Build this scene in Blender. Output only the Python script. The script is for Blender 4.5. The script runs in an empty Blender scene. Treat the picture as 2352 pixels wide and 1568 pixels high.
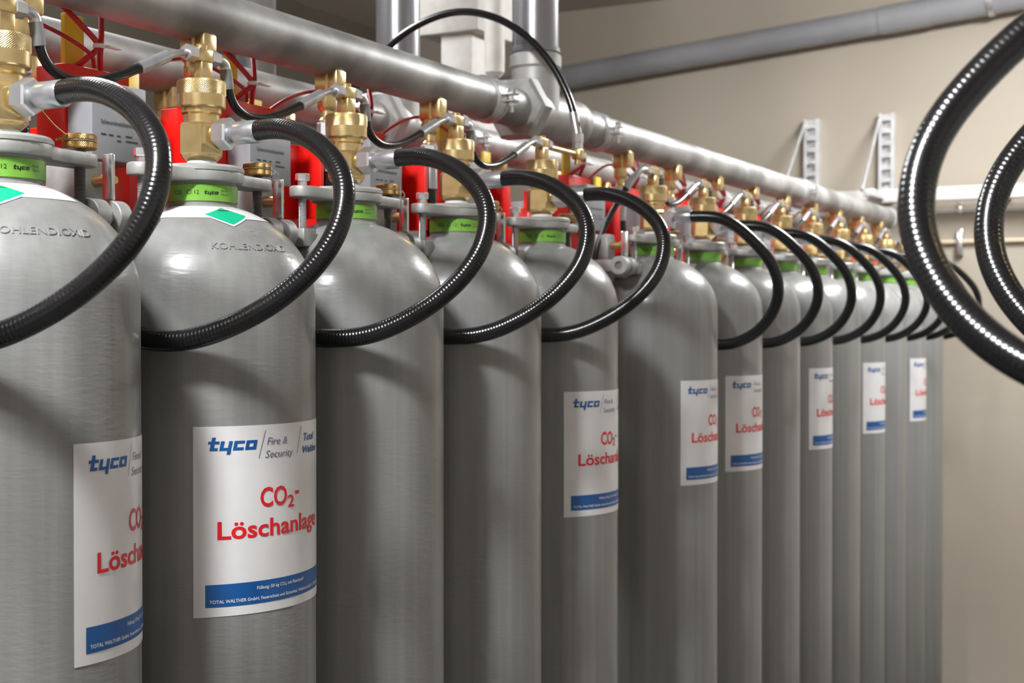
import bpy, bmesh, math, random
from mathutils import Vector, Matrix
random.seed(4)
PI = math.pi
SC = bpy.context.scene
COL = SC.collection
CZ = 1.50            # camera height above the floor; heights below marked "rel" are measured from it

# ------------------------------------------------------------------ camera
TH = math.radians(28.165)
cam_d = bpy.data.cameras.new('camera')
cam = bpy.data.objects.new('camera', cam_d); COL.objects.link(cam)
cam_d.sensor_width = 36.0
cam_d.lens = 3165.0 / 2352.0 * 36.0
cam.location = (1.098, 0.0, CZ)
cam.rotation_euler = (PI / 2 - math.atan(38.0 / 3165.0), 0, TH)
cam_d.clip_start = 0.02
cam_d.dof.use_dof = True
cam_d.dof.focus_distance = 1.55
cam_d.dof.aperture_fstop = 9.0
SC.camera = cam

# ------------------------------------------------------------------ world, exposure
w = bpy.data.worlds.new('world'); SC.world = w; w.use_nodes = True
w.node_tree.nodes['Background'].inputs[0].default_value = (0.8, 0.8, 0.8, 1)
w.node_tree.nodes['Background'].inputs[1].default_value = 0.05
vs = SC.view_settings
vs.view_transform = 'Standard'; vs.look = 'None'; vs.gamma = 1.0; vs.use_curve_mapping = False
vs.exposure = 0.0

# ------------------------------------------------------------------ ceiling lamps (all above the frame)
# x, y, length, emission of the diffuser (the diffusers themselves give the light)
LAMPS = [(0.33, -0.16, .42, 430), (0.72, 4.25, 1.25, 108), (-1.25, 1.9, 1.25, 44)]
LZ = CZ + 1.31

# ------------------------------------------------------------------ materials
def new_mat(name, rgb, rough=0.5, metal=0.0, coat=0.0):
    m = bpy.data.materials.new(name); m.use_nodes = True
    b = m.node_tree.nodes['Principled BSDF']
    b.inputs['Base Color'].default_value = (*rgb, 1); b.inputs['Roughness'].default_value = rough
    b.inputs['Metallic'].default_value = metal
    if coat: b.inputs['Coat Weight'].default_value = coat; b.inputs['Coat Roughness'].default_value = 0.12
    return m
def nd(m, t, **k):
    n = m.node_tree.nodes.new(t)
    for a, v in k.items(): setattr(n, a, v)
    return n
def lk(m, a, b): m.node_tree.links.new(a, b)
def noise_look(m, scale=(8, 8, 8), detail=4, c0=None, c1=None, lo=0.3, hi=0.7, bump=0.0, bscale=60, bdist=0.001, rough=None, bmap=None):
    b = m.node_tree.nodes['Principled BSDF']
    tc = nd(m, 'ShaderNodeTexCoord')
    if c0:
        mp = nd(m, 'ShaderNodeMapping'); mp.inputs['Scale'].default_value = scale
        nz = nd(m, 'ShaderNodeTexNoise'); nz.inputs['Scale'].default_value = 1; nz.inputs['Detail'].default_value = detail
        cr = nd(m, 'ShaderNodeValToRGB'); cr.color_ramp.elements[0].position = lo; cr.color_ramp.elements[1].position = hi
        cr.color_ramp.elements[0].color = (*c0, 1); cr.color_ramp.elements[1].color = (*c1, 1)
        lk(m, tc.outputs['Object'], mp.inputs['Vector']); lk(m, mp.outputs[0], nz.inputs['Vector'])
        lk(m, nz.outputs['Fac'], cr.inputs['Fac']); lk(m, cr.outputs['Color'], b.inputs['Base Color'])
        if rough:
            mr = nd(m, 'ShaderNodeMapRange'); mr.inputs[3].default_value = rough[0]; mr.inputs[4].default_value = rough[1]
            lk(m, nz.outputs['Fac'], mr.inputs[0]); lk(m, mr.outputs[0], b.inputs['Roughness'])
    if bump:
        nb = nd(m, 'ShaderNodeTexNoise'); nb.inputs['Scale'].default_value = bscale; nb.inputs['Detail'].default_value = 3
        bp = nd(m, 'ShaderNodeBump'); bp.inputs['Strength'].default_value = bump; bp.inputs['Distance'].default_value = bdist
        
        if bmap:
            m3 = nd(m, 'ShaderNodeMapping'); m3.inputs['Scale'].default_value = bmap; lk(m, tc.outputs['Object'], m3.inputs['Vector']); lk(m, m3.outputs[0], nb.inputs['Vector'])
        else: lk(m, tc.outputs['Object'], nb.inputs['Vector'])
        lk(m, nb.outputs['Fac'], bp.inputs['Height'])
        lk(m, bp.outputs['Normal'], b.inputs['Normal'])
    return m
MT = {}
MT['paint'] = noise_look(new_mat('grey_paint', (.26, .26, .255), .3, 0, .35), (55, 55, 1.1), 6, (.19, .19, .187), (.26, .26, .256), .3, .7, .3, 60, .0012, (.24, .4), (1, 1, 3.5))  # vertical light and dark streaks in the colour imitate reflections on the gloss
MT['galv'] = noise_look(new_mat('galvanised_steel', (.4, .4, .39), .48, .4), (9, 9, 9), 9, (.2, .195, .185), (.43, .425, .415), .36, .62, .15, 90, .0005)
MT['riser'] = noise_look(new_mat('zinc_riser', (.5, .5, .52), .28, .8), (9, 9, 2), 5, (.22, .22, .235), (.36, .36, .38), .3, .7, .08, 50, .0005)
MT['zinc'] = noise_look(new_mat('zinc_plated_steel', (.62, .62, .64), .32, .85), (40, 40, 40), 3, (.5, .5, .52), (.7, .7, .72), .3, .7)
MT['bright'] = noise_look(new_mat('bright_zinc', (.8, .8, .8), .22, .9), (40, 40, 40), 3, (.7, .7, .71), (.86, .86, .86), .3, .7)
MT['ferrule'] = noise_look(new_mat('ferrule_steel', (.66, .67, .7), .3, .75), (60, 60, 60), 2, (.42, .43, .46), (.54, .55, .58), .3, .7)
MT['brass'] = noise_look(new_mat('brass', (.75, .55, .24), .27, .9), (50, 50, 50), 4, (.62, .45, .19), (.8, .63, .34), .3, .7, .06, 200, .0003)
MT['darkbrass'] = noise_look(new_mat('dark_brass', (.42, .26, .08), .42, .8), (60, 60, 60), 4, (.3, .17, .05), (.48, .3, .1), .3, .7)
MT['cast'] = noise_look(new_mat('cast_aluminium', (.5, .5, .48), .5, .35), (30, 30, 30), 5, (.28, .28, .27), (.45, .45, .435), .3, .7, .35, 160, .0008)
MT['darkcast'] = noise_look(new_mat('dark_cast', (.2, .2, .195), .55, .3), (30, 30, 30), 5, (.13, .13, .125), (.24, .24, .235), .3, .7, .3, 120, .0008)
MT['red'] = noise_look(new_mat('red_paint', (.8, .008, .004), .34, 0, .3), (12, 12, 12), 3, (.7, .006, .003), (.84, .009, .004), .3, .7)
MT['cable'] = noise_look(new_mat('red_cable', (.5, .01, .015), .4), (20, 20, 20), 2, (.42, .008, .012), (.55, .014, .018), .3, .7)
MT['yellow'] = noise_look(new_mat('yellow_plastic', (.75, .5, .02), .4), (20, 20, 20), 2, (.66, .5, .02), (.76, .58, .04), .3, .7)
MT['greyplastic'] = noise_look(new_mat('grey_enclosure', (.36, .37, .39), .5), (20, 20, 20), 2, (.23, .24, .26), (.28, .29, .31), .3, .7)
MT['dark'] = noise_look(new_mat('dark_rubber', (.02, .02, .02), .6), (20, 20, 20), 2, (.014, .014, .014), (.03, .03, .03), .3, .7)
MT['white'] = noise_look(new_mat('white_plastic', (.8, .8, .78), .45), (20, 20, 20), 2, (.74, .74, .72), (.82, .82, .8), .3, .7)
MT['paper'] = noise_look(new_mat('white_label', (.78, .77, .78), .3, 0, .2), (20, 20, 20), 3, (.7, .69, .7), (.76, .75, .76), .3, .7)
MT['green'] = noise_look(new_mat('green_band', (.2, .45, .06), .35, 0, .2), (40, 40, 40), 2, (.13, .33, .035), (.18, .4, .055), .3, .7)
MT['teal'] = noise_look(new_mat('green_print', (0, .4, .2), .3), (40, 40, 40), 2, (.0, .36, .19), (.0, .42, .22), .3, .7)
MT['blueprint'] = noise_look(new_mat('blue_print', (.006, .09, .32), .35), (40, 40, 40), 2, (.003, .075, .27), (.005, .095, .32), .3, .7)
MT['redprint'] = noise_look(new_mat('red_print', (.62, .01, .02), .35), (40, 40, 40), 2, (.66, .008, .018), (.74, .012, .022), .3, .7)
MT['greyprint'] = noise_look(new_mat('grey_print', (.14, .15, .24), .4), (40, 40, 40), 2, (.12, .13, .21), (.16, .17, .26), .3, .7)
MT['blackprint'] = noise_look(new_mat('black_print', (.015, .015, .015), .4), (40, 40, 40), 2, (.012, .012, .012), (.02, .02, .02), .3, .7)
MT['whiteprint'] = noise_look(new_mat('white_print', (.75, .77, .8), .4), (40, 40, 40), 2, (.7, .72, .76), (.78, .8, .83), .3, .7)
MT['matzinc'] = noise_look(new_mat('matt_zinc', (.7, .7, .7), .38, .35), (20, 20, 20), 3, (.6, .6, .6), (.78, .78, .78), .3, .7)
MT['pvc'] = noise_look(new_mat('grey_pvc', (.3, .3, .31), .4), (6, 6, 6), 3, (.27, .27, .285), (.33, .33, .34), .3, .7)
MT['trunk'] = noise_look(new_mat('white_trunking', (.85, .84, .8), .35), (6, 6, 6), 3, (.82, .81, .78), (.88, .87, .84), .3, .7)
MT['copper'] = noise_look(new_mat('tan_conduit', (.7, .58, .42), .4), (6, 6, 6), 3, (.66, .54, .38), (.74, .62, .47), .3, .7)
MT['plaster'] = noise_look(new_mat('white_rough_paint', (.75, .73, .68), .6), (20, 20, 20), 4, (.52, .5, .46), (.64, .62, .58), .3, .7, .5, 45, .004)
MT['wall'] = noise_look(new_mat('beige_wall', (.5, .42, .32), .8), (.7, .7, 1.2), 5, (.41, .355, .285), (.49, .435, .36), .3, .7, .25, 25, .003)
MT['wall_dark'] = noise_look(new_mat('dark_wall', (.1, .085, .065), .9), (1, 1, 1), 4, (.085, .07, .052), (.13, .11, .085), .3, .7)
MT['ceil'] = noise_look(new_mat('ceiling_concrete', (.42, .38, .33), .9), (1, 1, 1), 5, (.5, .45, .395), (.6, .55, .49), .3, .7, .2, 30, .003)
MT['floor'] = noise_look(new_mat('floor_screed', (.3, .29, .28), .6), (2, 2, 2), 5, (.12, .115, .11), (.17, .165, .155), .3, .7)
MT['rack'] = noise_look(new_mat('rack_steel', (.1, .1, .1), .5, .3), (8, 8, 8), 4, (.08, .078, .075), (.13, .128, .12), .3, .7)
em = new_mat('lamp_diffuser', (.9, .9, .88), .5)
em.node_tree.nodes['Principled BSDF'].inputs['Emission Color'].default_value = (.965, .985, 1, 1)
em.node_tree.nodes['Principled BSDF'].inputs['Emission Strength'].default_value = 4.0
MT['lamp'] = em
def hose_mat(name, ribs, strength):
    m = new_mat(name, (.006, .006, .007), .2, 0, .1)
    b = m.node_tree.nodes['Principled BSDF']
    tc = nd(m, 'ShaderNodeTexCoord'); sx = nd(m, 'ShaderNodeSeparateXYZ'); lk(m, tc.outputs['UV'], sx.inputs[0])
    mu = nd(m, 'ShaderNodeMath', operation='MULTIPLY'); mu.inputs[1].default_value = ribs * 2 * PI; lk(m, sx.outputs[0], mu.inputs[0])
    m2 = nd(m, 'ShaderNodeMath', operation='MULTIPLY'); m2.inputs[1].default_value = 2 * PI; lk(m, sx.outputs[1], m2.inputs[0])
    ad = nd(m, 'ShaderNodeMath', operation='ADD'); lk(m, mu.outputs[0], ad.inputs[0]); lk(m, m2.outputs[0], ad.inputs[1])
    sn = nd(m, 'ShaderNodeMath', operation='SINE'); lk(m, ad.outputs[0], sn.inputs[0])
    nz = nd(m, 'ShaderNodeTexNoise'); nz.inputs['Scale'].default_value = 260; lk(m, tc.outputs['Object'], nz.inputs['Vector'])
    a2 = nd(m, 'ShaderNodeMath', operation='ADD'); lk(m, sn.outputs[0], a2.inputs[0]); lk(m, nz.outputs['Fac'], a2.inputs[1])
    bp = nd(m, 'ShaderNodeBump'); bp.inputs['Strength'].default_value = strength; bp.inputs['Distance'].default_value = .0004
    lk(m, a2.outputs[0], bp.inputs['Height']); lk(m, bp.outputs[0], b.inputs['Normal'])
    return m
MT['hose'] = hose_mat('braided_rubber_hose', 230, .2)      # ribs per metre
MT['hose_thin'] = hose_mat('smooth_black_hose', 100, .05)
def knurl_mat(name, c0, c1, n):
    m = noise_look(new_mat(name, c1, .3, .9), (50, 50, 50), 3, c0, c1, .3, .7)
    b = m.node_tree.nodes['Principled BSDF']
    tc = nd(m, 'ShaderNodeTexCoord'); sx = nd(m, 'ShaderNodeSeparateXYZ'); lk(m, tc.outputs['UV'], sx.inputs[0])
    outs = []
    for sg in (1, -1):
        a = nd(m, 'ShaderNodeMath', operation='MULTIPLY'); a.inputs[1].default_value = n * 2 * PI; lk(m, sx.outputs[1], a.inputs[0])
        c = nd(m, 'ShaderNodeMath', operation='MULTIPLY'); c.inputs[1].default_value = sg * 2 * PI / .0022; lk(m, sx.outputs[0], c.inputs[0])
        d = nd(m, 'ShaderNodeMath', operation='ADD'); lk(m, a.outputs[0], d.inputs[0]); lk(m, c.outputs[0], d.inputs[1])
        s = nd(m, 'ShaderNodeMath', operation='SINE'); lk(m, d.outputs[0], s.inputs[0]); outs.append(s)
    mx = nd(m, 'ShaderNodeMath', operation='MINIMUM'); lk(m, outs[0].outputs[0], mx.inputs[0]); lk(m, outs[1].outputs[0], mx.inputs[1])
    bp = nd(m, 'ShaderNodeBump'); bp.inputs['Strength'].default_value = .5; bp.inputs['Distance'].default_value = .0006
    lk(m, mx.outputs[0], bp.inputs['Height']); lk(m, bp.outputs[0], b.inputs['Normal'])
    return m
MT['knurl'] = knurl_mat('knurled_brass', (.62, .45, .19), (.8, .63, .34), 70)
MT['knurl_dark'] = knurl_mat('knurled_dark_brass', (.3, .17, .05), (.48, .3, .1), 60)

# ------------------------------------------------------------------ mesh helpers
def TR(x=0, y=0, z=0): return Matrix.Translation((x, y, z))
def RX(a): return Matrix.Rotation(a, 4, 'X')
def RY(a): return Matrix.Rotation(a, 4, 'Y')
def RZ(a): return Matrix.Rotation(a, 4, 'Z')
AX = RY(PI / 2)          # local z -> world +x
AY = RX(-PI / 2)         # local z -> world +y
class G:
    def __init__(s): s.v = []; s.f = []; s.uv = []
    def add(s, v, f, M=None, uv=None):
        n = len(s.v)
        for p in v:
            p = Vector(p); s.v.append(M @ p if M else p)
        s.uv += uv if uv else [(0, 0)] * len(v)
        s.f += [tuple(i + n for i in q) for q in f]
        return s
    def lathe(s, prof, seg=32, M=None):
        v = []; f = []; uv = []; L = 0; n = seg + 1
        for k, (r, z) in enumerate(prof):
            if k: L += math.hypot(r - prof[k - 1][0], z - prof[k - 1][1])
            for j in range(n):
                a = 2 * PI * j / seg
                v.append((r * math.cos(a), r * math.sin(a), z)); uv.append((L, j / seg))
        for k in range(len(prof) - 1):
            for j in range(seg):
                a, b, c, d = k * n + j, k * n + j + 1, (k + 1) * n + j + 1, (k + 1) * n + j
                if prof[k][0] < 1e-7: f.append((a, c, d))
                elif prof[k + 1][0] < 1e-7: f.append((a, b, d))
                else: f.append((a, b, c, d))
        return s.add(v, f, M, uv)
    def cyl(s, r, z0, z1, seg=24, M=None, ch=0.0):
        if ch: return s.lathe([(0, z0), (r - ch, z0), (r, z0 + ch), (r, z1 - ch), (r - ch, z1), (0, z1)], seg, M)
        return s.lathe([(0, z0), (r, z0), (r, z1), (0, z1)], seg, M)
    def hex(s, af, z0, z1, M=None, ch=None, rot=PI / 6):
        r = af / 2 / math.cos(PI / 6); ch = af * .06 if ch is None else ch
        R = RZ(rot); R = M @ R if M else R
        return s.lathe([(0, z0), (r * .9, z0), (r, z0 + ch), (r, z1 - ch), (r * .9, z1), (0, z1)], 6, R)
    def ring(s, ri, ro, z0, z1, seg=32, M=None, ch=.001):
        return s.lathe([(ri, z0), (ro - ch, z0), (ro, z0 + ch), (ro, z1 - ch), (ro - ch, z1), (ri, z1), (ri, z0)], seg, M)
    def box(s, x0, x1, y0, y1, z0, z1, b=0.0, M=None):
        if not b:
            v = [(x, y, z) for x in (x0, x1) for y in (y0, y1) for z in (z0, z1)]
            return s.add(v, [(0, 1, 3, 2), (4, 6, 7, 5), (0, 4, 5, 1), (2, 3, 7, 6), (0, 2, 6, 4), (1, 5, 7, 3)], M)
        bm = bmesh.new(); bmesh.ops.create_cube(bm, size=1)
        for q in bm.verts: q.co = Vector(((x0 + x1) / 2 + q.co.x * (x1 - x0), (y0 + y1) / 2 + q.co.y * (y1 - y0), (z0 + z1) / 2 + q.co.z * (z1 - z0)))
        bmesh.ops.bevel(bm, geom=bm.edges[:] + bm.verts[:], offset=b, segments=2, affect='EDGES', profile=.5)
        bm.verts.index_update()
        v = [tuple(q.co) for q in bm.verts]; f = [tuple(q.index for q in p.verts) for p in bm.faces]; bm.free()
        return s.add(v, f, M)
    def prism(s, poly, z0, z1, M=None, b=0.0):
        bm = bmesh.new(); vs_ = [bm.verts.new((x, y, z0)) for x, y in poly]; fc = bm.faces.new(vs_)
        ex = bmesh.ops.extrude_face_region(bm, geom=[fc])
        for q in ex['geom']:
            if isinstance(q, bmesh.types.BMVert): q.co.z = z1
        bmesh.ops.recalc_face_normals(bm, faces=bm.faces[:])
        if b:
            ed = [e for e in bm.edges if abs(e.verts[0].co.z - e.verts[1].co.z) < 1e-7]
            bmesh.ops.bevel(bm, geom=ed, offset=b, segments=2, affect='EDGES', profile=.5)
        bm.verts.index_update()
        v = [tuple(q.co) for q in bm.verts]; f = [tuple(q.index for q in p.verts) for p in bm.faces]; bm.free()
        return s.add(v, f, M)
    def tube(s, pts, r, seg=12, sub=6, caps=True, M=None):
        P = smooth_path(pts, sub) if sub > 1 else [Vector(p) for p in pts]
        n = len(P); T = [(P[min(i + 1, n - 1)] - P[max(i - 1, 0)]).normalized() for i in range(n)]
        up = Vector((0, 0, 1)) if abs(T[0].z) < .9 else Vector((0, 1, 0))
        N = (up - T[0] * up.dot(T[0])).normalized(); v = []; uv = []; f = []; L = 0; m = seg + 1
        for i in range(n):
            if i:
                L += (P[i] - P[i - 1]).length; N = (N - T[i] * N.dot(T[i])).normalized()
            B = T[i].cross(N); rr = r(i / (n - 1)) if callable(r) else r
            for j in range(m):
                a = 2 * PI * j / seg
                v.append(P[i] + (N * math.cos(a) + B * math.sin(a)) * rr); uv.append((L, j / seg))
        for i in range(n - 1):
            for j in range(seg): f.append((i * m + j, i * m + j + 1, (i + 1) * m + j + 1, (i + 1) * m + j))
        if caps: f.append(tuple(range(seg - 1, -1, -1))); f.append(tuple((n - 1) * m + j for j in range(seg)))
        return s.add(v, f, M, uv)
    def mesh(s, name, mat, sharp=33):
        me = bpy.data.meshes.new(name); me.from_pydata([tuple(p) for p in s.v], [], s.f)
        bm = bmesh.new(); bm.from_mesh(me)
        ul = bm.loops.layers.uv.new('UVMap')
        for fc in bm.faces:
            fc.smooth = True
            for lp in fc.loops: lp[ul].uv = s.uv[lp.vert.index]
        # weld the lathe/tube seams so that shading runs through, keeping per-loop UVs
        bmesh.ops.remove_doubles(bm, verts=bm.verts[:], dist=1e-6)
        bmesh.ops.recalc_face_normals(bm, faces=bm.faces[:])
        bm.to_mesh(me); bm.free()
        me.set_sharp_from_angle(angle=math.radians(sharp))
        me.materials.append(MT[mat] if isinstance(mat, str) else mat)
        return me
def smooth_path(pts, sub):
    P = [Vector(p) for p in pts]; out = []
    for i in range(len(P) - 1):
        a = P[i - 1] if i else P[0] * 2 - P[1]
        b, c = P[i], P[i + 1]; d = P[i + 2] if i + 2 < len(P) else c * 2 - b
        for k in range(sub):
            t = k / sub
            out.append(.5 * ((2 * b) + (c - a) * t + (2 * a - 5 * b + 4 * c - d) * t * t + (3 * b - a - 3 * c + d) * t ** 3))
    out.append(P[-1]); return out
def put(name, me, parent=None, loc=(0, 0, 0), rz=0.0):
    o = bpy.data.objects.new(name, me); COL.objects.link(o)
    o.location = loc; o.rotation_euler = (0, 0, rz)
    if parent: o.parent = parent
    return o
def thing(name, label, cat, loc=(0, 0, 0), rz=0.0, group=None):
    o = bpy.data.objects.new(name, None); COL.objects.link(o); o.location = loc; o.rotation_euler = (0, 0, rz)
    o.empty_display_size = .05
    return tag(o, label, cat, group)
def tag(o, label, cat, group=None):
    o['label'] = label; o['category'] = cat
    if group: o['group'] = group
    return o
def struct(o): o['kind'] = 'structure'; return o

# lettering: a flat (or slightly raised) text mesh, later wrapped on a surface
def text_geo(body, height, width=None, bold=0.0, shear=0.0, thick=0.0):
    """returns (verts, faces): caps are `height` tall, left edge at u=0, baseline at v=0"""
    cu = bpy.data.curves.new('txt', 'FONT'); cu.body = body; cu.size = 1; cu.resolution_u = 3
    cu.offset = bold; cu.shear = shear; cu.extrude = 0.0
    ob = bpy.data.objects.new('txt', cu)
    me = bpy.data.meshes.new_from_object(ob)
    V = [tuple(p.co) for p in me.vertices]; F = [tuple(p.vertices) for p in me.polygons]
    bpy.data.objects.remove(ob); bpy.data.curves.remove(cu); bpy.data.meshes.remove(me)
    k = height / .70
    x0 = min(p[0] for p in V); x1 = max(p[0] for p in V)
    kx = width / (x1 - x0) if width else k
    return [((p[0] - x0) * kx, p[1] * k, 0) for p in V], F
def slice_geo(V, F, du):
    bm = bmesh.new(); vv = [bm.verts.new(p) for p in V]
    for q in F:
        try: bm.faces.new([vv[i] for i in q])
        except ValueError: pass
    u0 = min(p[0] for p in V); u1 = max(p[0] for p in V); u = u0 + du
    while u < u1:
        bmesh.ops.bisect_plane(bm, geom=bm.verts[:] + bm.edges[:] + bm.faces[:], plane_co=(u, 0, 0), plane_no=(1, 0, 0)); u += du
    bm.verts.index_update()
    V = [tuple(q.co) for q in bm.verts]; F = [tuple(q.index for q in p.verts) for p in bm.faces]; bm.free()
    return V, F
def rect_geo(u0, u1, v0, v1): return [(u0, v0, 0), (u1, v0, 0), (u1, v1, 0), (u0, v1, 0)], [(0, 1, 2, 3)]
def logo_geo(x, width):
    """slanted square-cut four-letter word mark; x = x-height"""
    t = .27; W = 1.3; g = .2; R = []
    def r(a, b, c, d): R.append((a, b, c, d))
    o = 0; r(o + .3, o + .72, .3, .7); r(o + .3, o + .7, 1.0, 1.42); r(o, o + W - .1, .7, 1.0); r(o + .3, o + W - .15, 0, .3)
    o += W + .05; r(o, o + .4, .3, 1); r(o, o + W - .4, 0, .3); r(o + W - .4, o + W, -.42, 1); 
    o += W + g; r(o, o + .4, .3, .7); r(o, o + W - .1, .7, 1); r(o, o + W - .1, 0, .3)
    o += W + g - .1; r(o, o + .4, .3, .7); r(o + W - .4, o + W, .3, .7); r(o, o + W, .7, 1); r(o, o + W, 0, .3)
    V = []; F = []
    for a, b, c, d in R:
        n = len(V); V += [(a + c * .22, c, 0), (b + c * .22, c, 0), (b + d * .22, d, 0), (a + d * .22, d, 0)]; F.append((n, n + 1, n + 2, n + 3))
    x1 = max(p[0] for p in V); k = width / x1
    return [(p[0] * k, p[1] * x, 0) for p in V], F
def shift(geo, u, v): return [(p[0] + u, p[1] + v, p[2]) for p in geo[0]], geo[1]
def join(*gs):
    V = []; F = []
    for v, f in gs:
        n = len(V); V += v; F += [tuple(i + n for i in q) for q in f]
    return V, F
def wrap_cyl(geo, R, off, z_top, du=.004):
    """u runs round the cylinder from angle 0, v up from z_top (v negative = down)"""
    V, F = slice_geo(*geo, du); g = G()
    return g.add([((R + off) * math.cos(p[0] / R), (R + off) * math.sin(p[0] / R), z_top + p[1]) for p in V], F)

# ------------------------------------------------------------------ layout
S = .2973; Y0 = .973; RB = .1335
YB = [Y0 + i * S + (.215 if i >= 5 else 0) for i in range(14)]
WALL_Y = 5.72
ORD = ['first', 'second', 'third', 'fourth', 'fifth', 'sixth', 'seventh', 'eighth', 'ninth', 'tenth', 'eleventh', 'twelfth', 'thirteenth', 'fourteenth']

# ------------------------------------------------------------------ the room
XL, XR, YN, CH = -2.66, 3.2, -2.6, CZ + 1.44
def slab(name, mat, *a):
    return struct(put(name, G().box(*a).mesh(name, mat)))
slab('floor', 'floor', XL, XR, YN, WALL_Y, -.1, 0)
slab('ceiling', 'ceil', XL, XR, YN, WALL_Y, CH, CH + .12)
slab('wall_back', 'wall', XL - .1, XR + .1, WALL_Y, WALL_Y + .12, -.1, CH + .12)
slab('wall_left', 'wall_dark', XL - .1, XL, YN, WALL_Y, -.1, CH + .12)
slab('wall_right', 'ceil', XR, XR + .1, YN, WALL_Y, -.1, CH + .12)
slab('wall_front', 'ceil', XL - .1, XR + .1, YN - .12, YN, -.1, CH + .12)
for k, (lx, ly, ll, pw) in enumerate(LAMPS):
    t = thing('ceiling_lamp', ['short lamp above the near end of the aisle, beyond the top of the picture', 'long strip lamp above the far end of the aisle, beyond the top of the picture', 'strip lamp above the hidden rear aisle, beyond the top of the picture'][k], 'lamp', (lx, ly, CH), 0, 'ceiling strip lamps')
    put('housing', G().box(-.1, .1, -ll / 2 - .04, ll / 2 + .04, -.06, 0, .008).mesh('lamp_housing', 'white'), t)
    dm = em.copy(); dm.node_tree.nodes['Principled BSDF'].inputs['Emission Strength'].default_value = pw
    put('diffuser', G().box(-.075, .075, -ll / 2, ll / 2, LZ - CH, -.058, .01).mesh('lamp_diffuser', dm), t)

# ------------------------------------------------------------------ gas cylinders
ZS, BD = CZ + .029, .115                        # shoulder start, dome height
prof = [(0, .012), (.085, .012), (.105, .0), (.122, .004), (RB, .03), (RB, CZ * .5), (RB, ZS)]
for k in range(1, 22):
    a = k / 21 * 1.245
    prof.append((RB * math.cos(a), ZS + BD * math.sin(a)))
prof += [(.0405, CZ + .1405), (.0405, CZ + .168), (.0385, CZ + .170), (0, CZ + .170)]
body_me = G().lathe(prof, 96).mesh('cylinder_body', 'paint', 40)
band_me = G().ring(.0404, .0418, CZ + .1435, CZ + .1635, 64, None, .0006).mesh('green_band', 'green')
def dome(a, s, off):
    """point on the dome at azimuth a, s metres of meridian below the neck"""
    t0 = 1.245; t = t0
    for k in range(40):
        ds = s / 40; t -= ds / math.hypot(RB * math.sin(t), BD * math.cos(t))
    r, z = RB * math.cos(t), ZS + BD * math.sin(t)
    n = Vector((math.cos(t) / RB, math.sin(t) / BD)).normalized()
    r += n.x * off; z += n.y * off
    return (r * math.cos(a), r * math.sin(a), z)
# hazard sticker: a white strip round the neck with a hanging green diamond
def dome_patch(a0, a1, s0, s1, off, na=36, ns=5):
    v = [dome(a0 + (a1 - a0) * i / na, s0 + (s1 - s0) * j / ns, off) for j in range(ns + 1) for i in range(na + 1)]
    m = na + 1
    return v, [(j * m + i, j * m + i + 1, (j + 1) * m + i + 1, (j + 1) * m + i) for j in range(ns) for i in range(na)]
def dome_diamond(sc, h, off, n=8):
    v = []; f = []; m = n + 1
    for j in range(m):
        for i in range(m):
            p, q = i / n - .5, j / n - .5
            u = (p + q) * h; w_ = (p - q) * h
            v.append(dome(u / .062, sc + w_, off))
    for j in range(n):
        for i in range(n): f.append((j * m + i, j * m + i + 1, (j + 1) * m + i + 1, (j + 1) * m + i))
    return v, f
strip_me = G().add(*dome_patch(-1.13, 1.13, .004, .041, .0005)).mesh('hazard_strip', 'paper')
dwhite_me = G().add(*dome_diamond(.034, .0245, .0008)).mesh('diamond_border', 'paper')
dgreen_me = G().add(*dome_diamond(.034, .0212, .0011)).mesh('diamond_print', 'teal')
dmark_me = G().add(*dome_patch(-.1, .12, .021, .023, .0014, 6, 1)).mesh('diamond_mark', 'blackprint')
def dome_text(geo, a0, s_base, rr, off, raised=0.0):
    V, F = slice_geo(*geo, .02); g = G()
    g.add([dome(a0 + p[0] / rr, s_base - p[1], off) for p in V], F)
    if raised:
        bm = bmesh.new(); vv = [bm.verts.new(p) for p in g.v]
        for q in g.f:
            try: bm.faces.new([vv[i] for i in q])
            except ValueError: pass
        bmesh.ops.recalc_face_normals(bm, faces=bm.faces[:])
        ex = bmesh.ops.extrude_face_region(bm, geom=bm.faces[:])
        for q in ex['geom']:
            if isinstance(q, bmesh.types.BMVert):
                h = Vector((q.co.x, q.co.y, (q.co.z - ZS) * (RB / BD) ** 2)).normalized(); q.co += h * raised
        bm.verts.index_update()
        g = G().add([tuple(q.co) for q in bm.verts], [tuple(q.index for q in p.verts) for p in bm.faces]); bm.free()
    return g
strip_txt_me = dome_text(text_geo('UN 1013 KOHLENDIOXID', .0032, .075), -.05, .013, .06, .0009).mesh('strip_lettering', 'blackprint')
stamp_me = dome_text(text_geo('KOHLENDIOXID', .0085, .094, 0), 0, .094, .112, -.0003, .0013).mesh('stamped_lettering', 'paint', 20)
stamp2_me = dome_text(text_geo('TW', .008, .014, .012), 0, .072, .1, -.0003, .0009).mesh('stamped_lettering', 'paint', 20)
# printing on the green band
RG = .0418
cb = join(shift(text_geo('CO', .0048, None, .012), 0, 0), shift(text_geo('2', .0024, None, .012), .0085, -.001), shift(text_geo('Cl 12', .0048, None, 0), .0165, 0),
          shift(logo_geo(.0032, .0175), .0365, .0002), shift(text_geo('Fire &', .0024, None, 0), .0575, .0036), shift(text_geo('Security', .0024, None, 0), .0575, -.0004))
band_txt_me = wrap_cyl(cb, RG, .0003, CZ + .1515, .003).mesh('band_lettering', 'blackprint')
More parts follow.
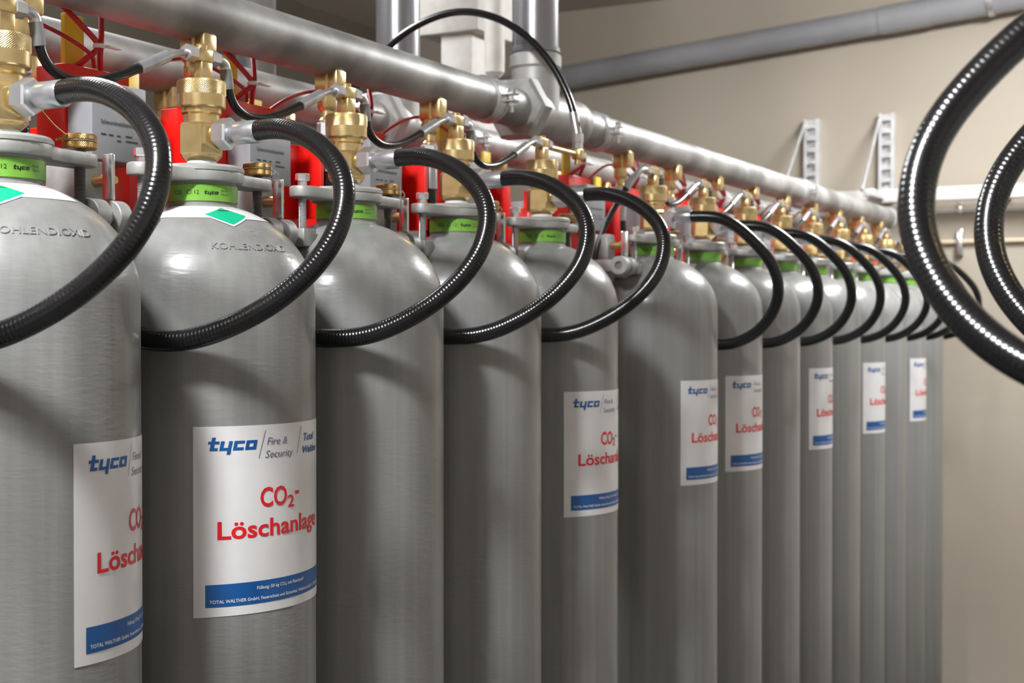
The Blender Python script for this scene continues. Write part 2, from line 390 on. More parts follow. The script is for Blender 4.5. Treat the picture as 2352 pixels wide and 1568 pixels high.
# the big label; u from its left edge, v down from its top edge
LW, LH, LT = .212, .2095, CZ - .1115
lab_me = wrap_cyl(rect_geo(0, LW, -LH, 0), RB, .0006, LT, .006).mesh('label_sheet', 'paper')
logo_me = wrap_cyl(shift(logo_geo(.0104, .0575), .0144, -.0268), RB, .001, LT).mesh('logo_lettering', 'blueprint')
def slash(u, v0, v1):
    return [(u, v0, 0), (u + .0007, v0, 0), (u + .0007 + (v1 - v0) * .28, v1, 0), (u + (v1 - v0) * .28, v1, 0)], [(0, 1, 2, 3)]
gp = join(slash(.073, -.037, -.006), shift(text_geo('Fire &', .0083, .030, 0, .25), .084, -.0228), shift(text_geo('Security', .0083, .0425, 0, .25), .0815, -.0372), slash(.1313, -.036, -.005))
greyp_me = wrap_cyl(gp, RB, .001, LT).mesh('grey_lettering', 'greyprint')
bp_ = join(shift(text_geo('Total', .0083, .030, .022, .25), .1465, -.0222), shift(text_geo('Walther', .0083, .049, .022, .25), .1435, -.0366))
total_me = wrap_cyl(bp_, RB, .001, LT).mesh('blue_lettering', 'blueprint')
rp = join(shift(text_geo('CO', .0212, .0378, .022), .0752, -.0915), shift(text_geo('2', .0135, .0112, .02), .1145, -.0955), rect_geo(.1275, .1352, -.0822, -.0782),
          shift(text_geo('L\u00f6schanlage', .0192, .160, .022), .0258, -.1243))
red_me = wrap_cyl(rp, RB, .001, LT).mesh('red_lettering', 'redprint')
bar_me = wrap_cyl(rect_geo(.0126, LW - .0126, -.199, -.174), RB, .0009, LT, .006).mesh('blue_bar', 'blueprint')
wp = join(shift(text_geo('F\u00fcllung: 50 kg CO\u2082 mit Riechstoff', .0036, .0735, .014), .0708, -.1832), shift(text_geo('TOTAL WALTHER GmbH, Feuerschutz und Sicherheit, Waltherstra\u00dfe 51, 51069 K\u00f6ln', .0036, .178, .014), .0172, -.1948))
whitep_me = wrap_cyl(wp, RB, .0012, LT).mesh('white_lettering', 'whiteprint')
# valve
v_seal = G().cyl(.0178, CZ + .184, CZ + .194, 32, None, .001).mesh('valve_seal', 'white')
v_body = G().lathe([(0, CZ + .193), (.0185, CZ + .194), (.0235, CZ + .199), (.0235, CZ + .2), (0, CZ + .2)], 32)
v_body.hex(.0485, CZ + .199, CZ + .238, None, .003, math.radians(10))
v_body.lathe([(.021, CZ + .237), (.021, CZ + .248), (.0235, CZ + .25), (.0235, CZ + .2565), (0, CZ + .2565)], 32)
v_body.cyl(.0125, .018, .03, 24, TR(0, 0, CZ + .224) @ AX)
v_body = v_body.mesh('valve_body', 'brass')
v_ring = G().lathe([(.02, CZ + .256), (.0275, CZ + .256), (.0285, CZ + .2575), (.0285, CZ + .2715)], 48).mesh('cap_ring', 'brass')
v_knurl = G().lathe([(.0285, CZ + .2715), (.0288, CZ + .2725), (.0288, CZ + .2865), (.0272, CZ + .2885), (0, CZ + .2885)], 64).mesh('knurled_ring', 'knurl')
v_stem = G().box(-.0095, .0095, -.0095, .0095, CZ + .288, CZ + .311, .0015).cyl(.007, CZ + .310, CZ + .332, 16, None, .0012).box(-.008, .008, -.013, .013, CZ + .311, CZ + .327, .002).mesh('valve_stem', 'brass')
TZ = CZ + .319
v_nuts = [G().hex(.0175, k, k + .015, TR(0, 0, TZ) @ AY).mesh('tee_nut', 'zinc') for k in (-.0275, .0125)]

LABELLED = {0: -14.2, 1: -53.5, 4: -47.2, 5: -43.5, 6: -48.3, 8: -41.2, 10: -45.4, 12: -40.8}
DESC = ['nearest grey gas cylinder, cut off by the left picture edge, label half round its side',
        'second grey gas cylinder from the left, with the big fully readable red and blue label',
        'third grey gas cylinder from the left, plain body without a label, scratched side',
        'fourth grey gas cylinder from the left, plain body without a label',
        'fifth grey gas cylinder from the left, labelled, last before the wide gap',
        'sixth grey gas cylinder from the left, labelled, first after the wide gap',
        'seventh grey gas cylinder from the left, with a white label',
        'eighth grey gas cylinder from the left, without a label',
        'ninth grey gas cylinder from the left, with a narrow visible strip of label',
        'tenth grey gas cylinder from the left, without a label',
        'eleventh grey gas cylinder from the left, with a narrow strip of label',
        'twelfth grey gas cylinder from the left, without a label',
        'thirteenth grey gas cylinder from the left, bearing the farthest small label',
        'last and farthest grey gas cylinder of the row, next to the beige wall']
def gas_cylinder(x, y, rz, label, i, group='grey gas cylinders in a row'):
    t = thing('gas_cylinder', label, 'gas cylinder', (x, y, 0), rz, group)
    put('body', body_me, t)
    jit = random.uniform(-8, 8)
    b = put('neck_band', band_me, t); b['label'] = 'green band round the neck'
    if i is not None and i < 6: put('lettering', band_txt_me, b, (0, 0, 0), math.radians({0: -78, 1: -96}.get(i, -95 + jit)))
    if i is not None and i in (0, 1, 4, 6, 9):
        h = put('hazard_sticker', strip_me, t, (0, 0, 0), math.radians({0: -45, 1: -27}.get(i, -150)))
        put('diamond_border', dwhite_me, h); put('diamond', dgreen_me, h); put('symbol', dmark_me, h); put('lettering', strip_txt_me, h)
    if i == 0: put('stamped_lettering', stamp_me, t, (0, 0, 0), math.radians(-47))
    if i == 1: put('stamped_lettering', stamp_me, t, (0, 0, 0), math.radians(-44)); put('stamped_lettering', stamp2_me, t, (0, 0, 0), math.radians(-16))
    if i in LABELLED:
        l = put('label_sheet', lab_me, t, (0, 0, 0), math.radians(LABELLED[i])); l['label'] = 'white label with red and blue print'
        for n, m in (('logo', logo_me), ('lettering', greyp_me), ('lettering', total_me), ('lettering', red_me), ('blue_bar', bar_me), ('lettering', whitep_me)): put(n, m, l)
    v = put('valve', v_body, t); v['label'] = 'brass valve body'
    put('seal', v_seal, v); put('cap_ring', v_ring, v); put('knurled_ring', v_knurl, v); put('stem', v_stem, v); 
    for q in v_nuts: put('tee_nut', q, v)
    return t
for i in range(14): gas_cylinder(0, YB[i], 0, DESC[i], i)
gas_cylinder(0, Y0 - S, 0, 'grey gas cylinder outside the left picture edge, before the nearest visible one', None)
OPP = [(1.150, .992), (1.150, 1.272)]
for k, (x, y) in enumerate(OPP): gas_cylinder(x, y, PI, ['grey gas cylinder just outside the right picture edge, carrying the largest foreground hose', 'grey gas cylinder outside the right picture edge, carrying the second foreground hose'][k], None, 'grey gas cylinders of the opposite row')

# ------------------------------------------------------------------ discharge hoses
LA = [(.0828, 0, .2249), (.1281, -.0098, .2246), (.1796, -.022, .2061), (.2171, -.0334, .1786), (.2376, -.0438, .1483), (.241, -.0552, .1146), (.2343, -.0657, .0863), (.2175, -.0778, .0584), (.191, -.0921, .0306), (.1564, -.1073, .0074), (.1207, -.1215, -.0088), (.0886, -.1331, -.0168), (.0653, -.1412, -.0169), (.0443, -.1485, -.0146)]
LA = [(.070, 0, .2242)] + LA + [(.0, -.1487, -.006), (-.05, -.1487, .02), (-.095, -.1487, .065), (-.128, -.1487, .13), (-.14, -.1487, .20), (-.14, -.1487, .262)]
LB = [(.0828, 0, .2225), (.1318, .0144, .2222), (.1694, .0297, .2049), (.2182, .0559, .1524), (.2389, .0719, .1134), (.2431, .0853, .0753), (.2326, .0987, .037), (.197, .1168, -.0082), (.1435, .1347, -.0361), (.0949, .1487, -.044)]
LB = [(.070, 0, .2238)] + LB + [(.04, .1487, -.035), (-.02, .1487, -.005), (-.075, .1487, .045), (-.115, .1487, .115), (-.137, .1487, .19), (-.14, .1487, .262)]
def relax(P, sub=8, n=24):
    Q = smooth_path(P, sub)
    for _ in range(n):
        Q = [Q[0], Q[1]] + [(Q[k - 1] + Q[k] * 2 + Q[k + 1]) / 4 for k in range(2, len(Q) - 2)] + [Q[-2], Q[-1]]
    return Q
def up(P): return [(x, y, z + CZ) for x, y, z in P]
HR = .0119
hoseA = G().tube(up(relax(LA)), HR, 20, 1).mesh('hose_tube_a', 'hose')
LW_ = [((x if x < .07 else .07 + (x - .07) * 1.06), y, (z if x < .07 else .2242 + (z - .2242) * 1.015 if x > .1 else z)) for x, y, z in LA]
hoseA2 = G().tube(up(relax(LW_)), HR, 20, 1).mesh('hose_tube_c', 'hose')
hoseB = G().tube(up(relax(LB)), HR, 20, 1).mesh('hose_tube_b', 'hose')
hz = TR(0, 0, CZ + .224) @ AX
nut_me = G().hex(.033, .0265, .047, hz, .0025, 0).mesh('hose_nut', 'zinc')
fer_me = G().lathe([(.008, .046), (.0098, .046), (.0104, .049), (.0104, .052), (.0128, .054), (.0134, .056), (.0134, .0845), (.0128, .0855), (.0105, .0855)], 28, hz).mesh('hose_ferrule', 'ferrule')
def end_parts(yy):
    M = TR(-.14, yy, CZ)
    return (G().lathe([(.0105, .231), (.0133, .232), (.0133, .278), (.0115, .281), (.009, .286)], 24, M).mesh('end_ferrule', 'ferrule'), G().hex(.0265, .285, .307, M).mesh('end_nut', 'zinc'))
endA, endB = end_parts(-.1487), end_parts(.1487)
HLAB = ['thick black hose looping from the nearest valve, leaving at the left picture edge', 'thick black hose looping in front of the cylinder with the full label', 'thick black hose looping from the third valve from the left', 'thick black hose looping from the fourth valve from the left', 'thick black hose looping into the wide gap from the fifth valve',
        'black hose looping from the sixth valve, first after the wide gap'] + ['black hose looping from the %s valve from the left' % ORD[i] for i in range(6, 13)] + ['farthest black hose of the row, looping before the beige wall']
def hose(x, y, rz, kind, label, group):
    t = thing('discharge_hose', label, 'hose', (x, y, 0), rz, group)
    put('tube', {'A': hoseA, 'W': hoseA2, 'B': hoseB}[kind], t); put('nut', nut_me, t); put('ferrule', fer_me, t)
    e = endB if kind == 'B' else endA
    put('end_ferrule', e[0], t); put('end_nut', e[1], t)
for i in range(14): hose(0, YB[i], 0, ('A' if i == 1 else 'W') if i < 5 else 'B', HLAB[i], 'discharge hoses of the cylinder row')
hose(0, Y0 - S, 0, 'A', 'thick black hose of the cylinder outside the left picture edge', 'discharge hoses of the cylinder row')
for k, (x, y) in enumerate(OPP): hose(x, y, PI, 'B', ['large blurred foreground hose sweeping round at the right picture edge', 'second foreground hose at the right picture edge, smaller and behind the first'][k], 'foreground hoses at the right edge')

# ------------------------------------------------------------------ pilot hoses between the valve heads
pil = [(0, .0462, .3), (0, .0485, .289), (0, .0545, .2755), (0, .067, .2645), (0, .09, .2585), (0, .124, .262), (0, .158, .2725), (0, .198, .2895)]
p_tube = G().tube(up(pil), .0056, 14, 6).mesh('pilot_tube', 'hose_thin')
p_elbow = G().tube(up([(0, .026, .319), (0, .036, .3185), (0, .0425, .3145), (0, .0445, .307)]), .0062, 16, 5).mesh('pilot_elbow', 'zinc')
p_f1 = G().tube(up([(0, .0440, .310), (0, .0488, .2865)]), .0072, 20, 1).mesh('pilot_ferrule', 'darkcast')
p_f2 = G().tube(up([(0, .193, .2873), (0, .2385, .3085)]), .0072, 20, 1).mesh('pilot_ferrule', 'ferrule')
p_end = G().tube(up([(0, .237, .3078), (0, .252, .3135), (0, .262, .3165), (0, S - .026, .319)]), .0042, 14, 5).mesh('pilot_end', 'zinc')
for i in range(13):
    if i == 4: continue
    t = thing('pilot_hose', ['thin black hose sagging between the first and second valve heads', 'thin black hose sagging between the second and third valve heads', 'thin black hose sagging between the third and fourth valve heads', 'thin black hose sagging between the fourth and fifth valve heads', '', 'thin black hose between the sixth and seventh valve heads'][i] if i < 6 else 'thin black hose between the %s and %s valve heads' % (ORD[i], ORD[i + 1]), 'hose', (0, YB[i], 0), 0, 'thin pilot hoses between valves')
    put('tube', p_tube, t); put('elbow', p_elbow, t); put('ferrule', p_f1, t); put('ferrule', p_f2, t); put('end_pipe', p_end, t)
t = thing('feed_hose', 'short black hose bending down from the sixth valve head into the wide gap', 'hose', (0, YB[5], 0))
put('nut', G().hex(.0175, -.045, -.0275, TR(0, 0, TZ) @ AY).mesh('feed_nut', 'bright'), t)
put('elbow', G().tube(up([(0, -.04, .319), (0, -.056, .318), (-.004, -.072, .311), (-.008, -.083, .300)]), .0062, 14, 5).mesh('feed_elbow', 'zinc'), t)
put('ferrule', G().tube(up([(-.007, -.081, .303), (-.018, -.102, .276)]), .0078, 18, 1).mesh('feed_ferrule', 'ferrule'), t)
put('tube', G().tube(up([(-.016, -.098, .281), (-.026, -.113, .255), (-.04, -.128, .222), (-.052, -.142, .185), (-.062, -.152, .145), (-.07, -.158, .09), (-.075, -.16, .03)]), .0062, 14, 6).mesh('feed_tube', 'hose_thin'), t)
# link pipe on the fifth valve and the arching hose to the row behind
t = thing('link_pipe', 'brass cross pipe on the fifth valve head under the arching hose', 'pipe fitting', (0, YB[4], 0))
put('pipe', G().cyl(.0048, .02, .15, 16, TR(0, 0, TZ - .004) @ AY).mesh('link_tube', 'brass'), t)
put('tee', G().box(-.009, .009, .136, .156, TZ - .013, TZ + .006, .002).cyl(.006, -.022, -.012, 12, TR(0, .146, TZ)).mesh('link_tee', 'brass'), t)
put('nut', G().hex(.015, .156, .17, TR(0, 0, TZ - .004) @ AY).hex(.017, .006, .02, TR(0, .146, TZ)).mesh('link_nuts', 'bright'), t)
YA = YB[4] + .146
arc = [(0, YA, .345), (-.004, YA, .375), (-.022, YA + .0, .43), (-.06, YA + .0, .494), (-.115, YA, .55), (-.18, YA, .588), (-.25, YA, .605), (-.32, YA, .598), (-.39, YA, .570), (-.45, YA, .525), (-.50, YA, .47), (-.54, YA, .41), (-.56, YA, .345)]
t = thing('arching_hose', 'thin black hose arching high over both collector pipes', 'hose', (0, 0, 0))
put('tube', G().tube(up(arc), .0072, 16, 8).mesh('arch_tube', 'hose_thin'), t)
put('ferrule', G().tube(up([(-.0005, YA, .352), (-.009, YA, .393)]), .0084, 20, 1).mesh('arch_ferrule', 'bright'), t)
put('nut', G().hex(.019, .336, .354, TR(0, YA, CZ)).mesh('arch_nut', 'bright'), t)
put('end_nut', G().hex(.019, .325, .35, TR(-.56, YA, CZ)).mesh('arch_end_nut', 'bright'), t)

# ------------------------------------------------------------------ yokes holding the necks
poly = []
def arcpts(cx, cy, r, a0, a1, n): return [(cx + r * math.cos(math.radians(a0 + (a1 - a0) * k / n)), cy + r * math.sin(math.radians(a0 + (a1 - a0) * k / n))) for k in range(n + 1)]
outl = arcpts(0, 0, .049, -58, 58, 10) + [(.019, .062), (.018, .1)] + arcpts(0, .104, .018, 20, 160, 6) + [(-.018, .1), (-.019, .062)] + arcpts(0, 0, .049, 122, 238, 10) + [(-.018, -.06), (-.017, -.095)] + arcpts(0, -.1, .017, 200, 340, 6) + [(.017, -.095), (.018, -.06)]
yoke_me = G().prism(outl, CZ + .1675, CZ + .182, None, .0025)
yoke_me.lathe([(.024, CZ + .18), (.05, CZ + .18), (.05, CZ + .184), (.047, CZ + .187), (.024, CZ + .187)], 40)
yoke_me = yoke_me.mesh('yoke_plate', 'cast')
gasket_me = G().cyl(.0385, CZ + .1625, CZ + .1685, 40).mesh('yoke_gasket', 'dark')
def thread(r, z0, z1, x, y, p=.0018):
    pr = [(0, z0)]; z = z0; k = 0
    while z < z1: pr.append((r if k % 2 else r * .86, z)); z += p / 2; k += 1
    pr += [(0, z1)]; return G().lathe(pr, 14, TR(x, y, 0))
bolt_me = G().hex(.0165, CZ + .189, CZ + .1985, TR(0, -.1, 0)).cyl(.0062, CZ + .181, CZ + .19, 14, TR(0, -.1, 0)).mesh('yoke_bolt', 'bright')
shank_me = thread(.0055, CZ + .124, CZ + .17, 0, -.1).mesh('bolt_thread', 'zinc')
rod_me = thread(.0062, CZ + .09, CZ + .186, 0, .104).mesh('yoke_rod', 'darkcast')
knob_me = G().lathe([(0, CZ + .186), (.0165, CZ + .1865), (.018, CZ + .188), (.018, CZ + .1935), (.0168, CZ + .1942), (.0168, CZ + .1958), (.018, CZ + .1965), (.018, CZ + .2005), (.0165, CZ + .202), (0, CZ + .202)], 44, TR(0, .104, 0)).mesh('knob', 'knurl_dark')
w1 = [(.0175 * math.cos(a), .104 + .0175 * math.sin(a), CZ + .195) for a in [k * .3 for k in range(-12, 9)]]
wire_me = G().tube(w1, .0007, 6, 2).mesh('seal_wire', 'bright')
wire0_me = G().tube([(.004, .087, CZ + .195), (-.006, .08, CZ + .196), (-.002, .074, CZ + .193), (.006, .078, CZ + .198), (.008, .06, CZ + .207), (.013, .035, CZ + .222), (.018, .02, CZ + .232)], .0008, 6, 5).mesh('seal_wire', 'darkbrass')
wire1_me = G().tube([(.006, .121, CZ + .195), (.003, .13, CZ + .197), (-.002, .136, CZ + .198), (.004, .14, CZ + .193), (.002, .143, CZ + .188), (-.003, .137, CZ + .187), (.002, .133, CZ + .191), (.004, .138, CZ + .196)], .0009, 6, 5).mesh('seal_wire', 'bright')
for i in range(14):
    t = thing('neck_yoke', 'grey cast yoke clamped on the neck of the %s cylinder from the left' % ORD[i] if i < 13 else 'grey cast yoke on the neck of the farthest cylinder', 'bracket', (0, YB[i], 0), 0, 'cast neck yokes')
    put('plate', yoke_me, t); put('gasket', gasket_me, t); b = put('bolt', bolt_me, t); put('thread', shank_me, b); put('rod', rod_me, t)
    k = put('knob', knob_me, t); k['label'] = 'knurled brown brass knob'; put('wire', wire_me, k)
    if i == 0: put('wire', wire0_me, k)
    elif i < 5: put('wire', wire1_me, k)

# ------------------------------------------------------------------ weighing units behind the necks
hou = G().box(-.222, -.172, -.048, .062, CZ + .09, CZ + .319, .003).box(-.222, -.174, .055, .13, CZ + .09, CZ + .272, .003).box(-.225, -.19, -.03, .09, CZ + .05, CZ + .1)
hou_me = hou.mesh('weigher_housing', 'red')
fl_me = G().box(-.175, -.131, .121, .129, CZ + .16, CZ + .285, .0015).mesh('weigher_flange', 'red')
box_me = G().box(-.1715, -.13, -.046, .047, CZ + .2, CZ + .296, .0025).mesh('weigher_box', 'greyplastic')
flag_me = G().box(-.199, -.192, -.029, .003, CZ + .315, CZ + .385, .0008).mesh('weigher_flag', 'yellow')
latch_me = G().box(-.006, .009, -.156, -.150, CZ + .135, CZ + .186, .002).box(-.004, .006, -.1555, -.1505, CZ + .12, CZ + .14).mesh('weigher_latch', 'bright')
blk_me = G().box(-.1, -.035, -.15, -.112, CZ + .085, CZ + .183, .006).box(-.21, -.08, -.145, -.115, CZ + .085, CZ + .12, .004).box(-.26, -.2, -.14, .09, CZ + .06, CZ + .1, .002).mesh('weigher_block', 'cast')
pin_me = G().cyl(.0075, -.04, -.014, 16, TR(0, -.135, CZ + .16) @ AX, .001).cyl(.0045, -.02, -.006, 12, TR(0, -.135, CZ + .16) @ AX).mesh('weigher_pin', 'brass')
def boss(y0, y1):
    return G().ring(.0085, .0185, y0, y1, 32, TR(.004, 0, CZ + .117) @ AY).box(-.115, -.012, y0 + .001, y1 - .001, CZ + .105, CZ + .129, .003)
ringA_me = boss(-.188, -.168).mesh('lever_ring', 'cast')
ringB_me = boss(-.156, -.138).mesh('lever_ring', 'cast')
pivot_me = G().cyl(.0088, -.183, -.14, 20, TR(.004, 0, CZ + .117) @ AY).mesh('lever_pivot', 'darkcast')
foot_me = G().box(-.014, .014, -.115, -.087, CZ + .102, CZ + .1265, .003).box(-.1, -.01, -.11, -.093, CZ + .095, CZ + .115, .003).mesh('lever_foot', 'cast')
def plate_text():
    M = TR(-.1295, -.035, 0) @ Matrix(((0, 0, 1, 0), (1, 0, 0, 0), (0, 1, 0, 0), (0, 0, 0, 1)))
    g = G(); v, f = shift(text_geo('Schwundmeldeeinheit', .0055, .062, .006), .003, CZ + .2445); g.add(v, f, M)
    for a, b, z in ((.003, .012, .231), (.016, .024, .231), (.03, .036, .231), (.045, .056, .232), (.03, .037, .225), (.045, .066, .226)):
        v, f = rect_geo(a, b, CZ + z, CZ + z + .0018); g.add(v, f, M)
    return g
ptxt_me = plate_text().mesh('plate_lettering', 'blackprint')
def weigher(x, y, rz, label, group, front=True):
    t = thing('weighing_unit', label, 'weighing unit', (x, y, 0), rz, group)
    put('housing', hou_me, t)['label'] = 'bright red housing'; put('flange', fl_me, t)
    put('flag', flag_me, t)['label'] = 'yellow indicator flag'
    g = put('gauge_box', box_me, t); g['label'] = 'grey enclosure with printed front'
    if front:
        put('lettering', ptxt_me, g); put('latch', latch_me, t); put('block', blk_me, t); put('pin', pin_me, t)
        put('lever_ring', ringA_me, t); put('lever_ring', ringB_me, t); put('pivot', pivot_me, t); put('lever_foot', foot_me, t)
for i in range(14):
    weigher(0, YB[i], 0, ('red weighing unit with grey box behind the %s cylinder neck' % ORD[i]) if i < 13 else 'red weighing unit behind the farthest cylinder neck', 'red weighing units of the front row')
XM = -.60
for i in range(1, 11):
    weigher(XM, YB[i] + (-.004 if i != 4 else 0), PI, 'red weighing unit of the rear row, back to back with the %s unit' % ORD[i], 'red weighing units of the rear row', False)

# ------------------------------------------------------------------ rack that carries the weighing units
t = thing('rack', 'dark steel rack between the two rows under the red units', 'rack', (0, 0, 0))
put('beam', G().box(-.34, -.258, .3, YB[13] + .3, CZ - .02, CZ + .075, .004).mesh('rack_beam', 'rack'), t)
for y in (.4, 2.42, YB[13] + .22):
    put('post', G().box(-.33, -.27, y - .03, y + .03, 0, CZ - .015, .004).mesh('rack_post', 'rack'), t)

# ------------------------------------------------------------------ collector pipes with tee, riser, clamps, check valves
PZ, PR = CZ + .4133, .0372
YT = 2.44
def collector(x, sgn, label, back):
    t = thing('collector_pipe', label, 'pipe', (x, 0, 0), 0)
    p = lambda n, g, m: put(n, g.mesh(n, m), t)
    B = TR(0, 0, PZ) @ AY
    p('pipe', G().lathe([(0, .2), (PR, .2), (PR, YT - .06), (0, YT - .06)], 48, B), 'galv')
    p('pipe', G().lathe([(0, YT + .13), (PR, YT + .13), (PR, 5.40), (0, 5.40)], 48, B), 'galv')
    p('end_cap', G().lathe([(PR - .004, 5.37), (.043, 5.372), (.043, 5.40), (.036, 5.415), (0, 5.418)], 40, B), 'galv')
    p('union_nut', G().hex(.112, YT - .118, YT - .078, B, .006, 0), 'cast')
    p('tee', G().lathe([(0, YT - .085), (.047, YT - .085), (.05, YT - .08), (.0475, YT - .06), (.0465, YT + .1), (.049, YT + .105), (.049, YT + .135), (.046, YT + .14), (0, YT + .14)], 48, B)
      .lathe([(0, 0), (.0475, 0), (.0475, .085), (.051, .09), (.051, .112), (.047, .115), (0, .115)], 48, TR(0, YT - .03, PZ)), 'galv')
    p('riser', G().lathe([(0, .1), (.0455, .1), (.0455, CH - PZ), (0, CH - PZ)], 48, TR(0, YT - .03, PZ)), 'riser')
    p('riser_collar', G().ring(.044, .0485, .118, .128, 40, TR(0, YT - .03, PZ)), 'riser')
    for y in (YT - .232, YT + .245, YT + 1.75):
        c = p('clamp', G().ring(.036, .0405, y - .016, y + .016, 40, B).ring(.036, .0425, y - .018, y - .012, 40, B).ring(.036, .0425, y + .012, y + .018, 40, B), 'zinc')
        for s_ in (1,):
            put('clamp_bolt', G().box(.036, .064, y - .012, y + .012, PZ + .004, PZ + .007).box(.036, .064, y - .012, y + .012, PZ - .009, PZ - .006).cyl(.004, -.028, .016, 10, TR(.055, y, PZ)).hex(.012, .007, .015, TR(.055, y, PZ)).hex(.012, -.017, -.009, TR(.055, y, PZ)).mesh('clamp_bolt', 'bright'), c)
    for y in (.6,):
        h = p('hanger', G().cyl(.006, PR, CH - PZ, 12, TR(0, y, PZ)).ring(.036, .041, y - .014, y + .014, 36, B), 'zinc')
    for k, yv in enumerate([YB[i] - .1487 for i in range(5)] + [YB[i] + .1487 for i in range(5, 14)]):
        vo = put('check_valve', cv_me, t, (0, yv, 0)); vo['label'] = 'brass check valve under the pipe'
        put('neck', cvn_me, vo)
    return t
cv_me = G().hex(.034, CZ + .349, CZ + .384, None, .004, 0).cyl(.0135, CZ + .342, CZ + .351, 24).box(-.001, .028, -.0135, .0135, CZ + .35, CZ + .385, .004).mesh('check_valve_body', 'brass')
cvn_me = G().lathe([(0, CZ + .343), (.0145, CZ + .343), (.0145, CZ + .33), (.0125, CZ + .326), (.0095, CZ + .324), (.0095, CZ + .314), (.0125, CZ + .31), (.0125, CZ + .304), (0, CZ + .304)], 28).mesh('check_valve_neck', 'brass')
collector(-.14, 1, 'long grey galvanised collector pipe running above the whole cylinder row', False)
collector(-.46, -1, 'second galvanised collector pipe running parallel behind the front one', True)

# ------------------------------------------------------------------ red signal cables with tie
ca = G().tube(up([(-.2, -.02, .312), (-.172, -.012, .33), (-.157, -.009, .345), (-.165, -.03, .368), (-.178, -.062, .398), (-.19, -.08, .42)]), .0037, 10, 6).mesh('cable_strand', 'cable')
cb_ = G().tube(up([(-.186, .025, .31), (-.168, .006, .33), (-.155, -.006, .345), (-.16, .0, .362), (-.172, .012, .385), (-.19, .03, .42)]), .0037, 10, 6).mesh('cable_strand', 'cable')
cc_ = G().tube(up([(-.176, .004, .322), (-.165, -.015, .335), (-.17, -.06, .352), (-.178, -.11, .362), (-.175, -.16, .353), (-.172, -.21, .335), (-.18, -.24, .315)]), .0026, 10, 6).mesh('cable_strand', 'cable')
tie_me = G().ring(.004, .0078, -.0025, .0025, 20, TR(-.156, -.0075, CZ + .344)).box(-.152, -.143, -.0045, .018, CZ + .342, CZ + .3455, .001).mesh('cable_tie', 'white')
for i in range(14):
    t = thing('cable_bundle', ('crossing red cables with white tie above the %s red unit' % ORD[i]), 'cable', (0, YB[i], 0), 0, 'red signal cables')
    put('strand', ca, t); put('strand', cb_, t)
    if i not in (0, 5): put('strand', cc_, t)
    put('tie', tie_me, t)
# ------------------------------------------------------------------ things on and near the back wall
def at_wall(x, y, Y):
    """world point seen at picture position (x, y) on the plane at distance Y down the room"""
    a = (x - 1176) / 3165.0; b = (784 - y) / 3165.0; pt = math.atan(38 / 3165.0)
    z0 = math.cos(pt) + b * math.sin(pt); Z = b * math.cos(pt) - math.sin(pt)
    d = Vector((a * math.cos(TH) - z0 * math.sin(TH), a * math.sin(TH) + z0 * math.cos(TH), Z)); k = Y / d.y
    return Vector((1.098, 0, CZ)) + d * k
WY = WALL_Y
for k, (px, yt, yb) in enumerate(((1868, 276, 432), (2040, 262, 446))):
    a = at_wall(px, yt, WY); b = at_wall(px, yb, WY)
    t = thing('wall_bracket', ['left cantilever channel bracket on the beige wall', 'right cantilever channel bracket on the beige wall'][k], 'bracket', (a.x, WY, b.z), 0, 'cantilever wall brackets')
    H = a.z - b.z
    g = G()
    for s_ in (-1, 1): g.box(s_ * .0295 - .0025, s_ * .0295 + .0025, -.032, 0, -.03, H)
    g.box(-.03, .03, -.004, 0, -.03, H)
    for s_ in (-1, 1): g.box(s_ * .024 - .006, s_ * .024 + .006, -.034, -.031, -.03, H)
    z = -.02; 
    while z < H - .02:
        g.box(-.02, .02, -.033, -.031, z + .018, z + .036); z += .05
    put('channel', g.mesh('bracket_channel', 'matzinc'), t)
    put('arm', G().box(-.02, .02, -.33, -.03, -.035, -.004, .002).mesh('bracket_arm', 'matzinc'), t)
    put('stay', G().tube([(-.03, -.31, -.01), (-.03, -.03, H * .93)], .007, 10, 1).mesh('bracket_stay', 'matzinc'), t)
    put('bolt', G().hex(.03, .032, .045, TR(0, 0, .015) @ RX(PI / 2)).mesh('bracket_bolt', 'matzinc'), t)
a = at_wall(2352, 437, WY - .12)
t = thing('wall_trunking', 'white trunking rail running along the beige wall under the brackets', 'trunking', (0, 0, 0))
put('channel', G().box(-.5, 1.4, WY - .15, WY - .09, a.z - .027, a.z + .026, .004).mesh('trunking_body', 'trunk'), t)
for x in (-.3, .25, .9): put('support', G().box(x - .02, x + .02, WY - .1, WY, a.z - .02, a.z + .02).mesh('trunking_support', 'zinc'), t)
a = at_wall(2205, 482, WY - .015); b = at_wall(2205, 555, WY - .015)
t = thing('upper_conduit', 'thin white conduit clipped to the beige wall below the trunking', 'conduit', (0, 0, 0))
put('tube', G().cyl(.0105, -.6, 1.5, 16, TR(0, WY - .016, a.z) @ AX).mesh('conduit_tube', 'trunk'), t)
put('clip', G().box(a.x - .012, a.x + .012, WY - .032, WY, a.z - .018, a.z + .03, .003).mesh('conduit_clip', 'bright'), t)
t = thing('lower_conduit', 'thin tan conduit clipped to the beige wall, lowest of the lines', 'conduit', (0, 0, 0))
put('tube', G().cyl(.0095, -.6, 1.5, 16, TR(0, WY - .016, b.z) @ AX).mesh('conduit_tube', 'copper'), t)
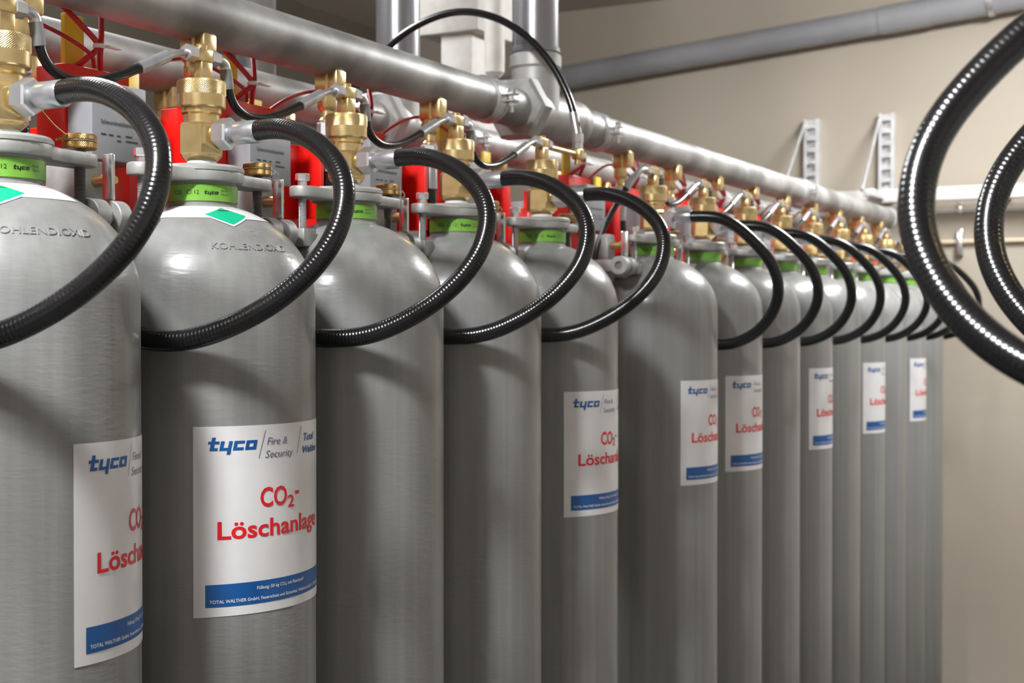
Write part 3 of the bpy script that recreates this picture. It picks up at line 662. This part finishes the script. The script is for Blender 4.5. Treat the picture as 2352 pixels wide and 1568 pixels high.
put('clip', G().box(b.x - .013, b.x + .013, WY - .034, WY, b.z - .055, b.z + .05, .004).mesh('conduit_clip', 'bright'), t)
# sloping drain pipe
a = at_wall(1100, 214, WY - .075); b = at_wall(2500, -38, WY - .075)
d = (b - a).normalized()
t = thing('drain_pipe', 'sloping grey plastic drain pipe high on the beige wall', 'pipe', (0, 0, 0))
put('tube', G().tube([a, b], .054, 32, 1).mesh('drain_tube', 'pvc'), t)
for px in (2022,):
    c = a + d * ((at_wall(px, 60, WY - .075) - a).dot(d))
    put('socket', G().tube([c, c + d * .002, c + d * .012, c + d * .2], lambda q: .0545 if q == 0 else .0575, 32, 1).mesh('drain_socket', 'pvc'), t)
for px in (2270,):
    c = a + d * ((at_wall(px, 10, WY - .075) - a).dot(d))
    put('clamp', G().tube([c, c + d * .022], .0605, 32, 1).box(c.x, c.x + .02, c.y + .03, WY, c.z - .01, c.z + .01).mesh('drain_clamp', 'zinc'), t)
# white pier, insulated pipe and further risers behind the collector pipes
c = at_wall(1070, 120, 3.1)
t = thing('white_duct', 'white boxed duct with a wider head behind the risers', 'duct', (c.x, 3.1, 0))
put('shaft', G().box(-.046, .046, -.05, .09, CZ - .3, CZ + .86, .004).mesh('duct_shaft', 'plaster'), t)
put('head', G().box(-.105, .075, -.07, .12, CZ + .745, CH, .006).mesh('duct_head', 'plaster'), t)
put('foot', G().box(-.04, .04, -.04, .08, 0, CZ - .29).mesh('duct_foot', 'plaster'), t)
c = at_wall(1136, 120, 2.95)
tag(put('insulated_pipe', G().lathe([(0, CZ + .60), (.012, CZ + .602), (.024, CZ + .615), (.025, CZ + .64), (.025, CH), (0, CH)], 28).mesh('insulated_pipe', 'plaster'), None, (c.x, 2.95, 0)), 'white lagged pipe stub hanging between the white duct and the front riser', 'pipe')
c = at_wall(588, 5, 2.0)
tag(put('riser_pipe', G().lathe([(0, CZ + .40), (.033, CZ + .40), (.036, CZ + .405), (.036, CH), (0, CH)], 32).mesh('riser_pipe', 'riser'), None, (c.x, 2.0, 0)), 'short bright riser pipe at the top edge above the second cylinder', 'pipe')
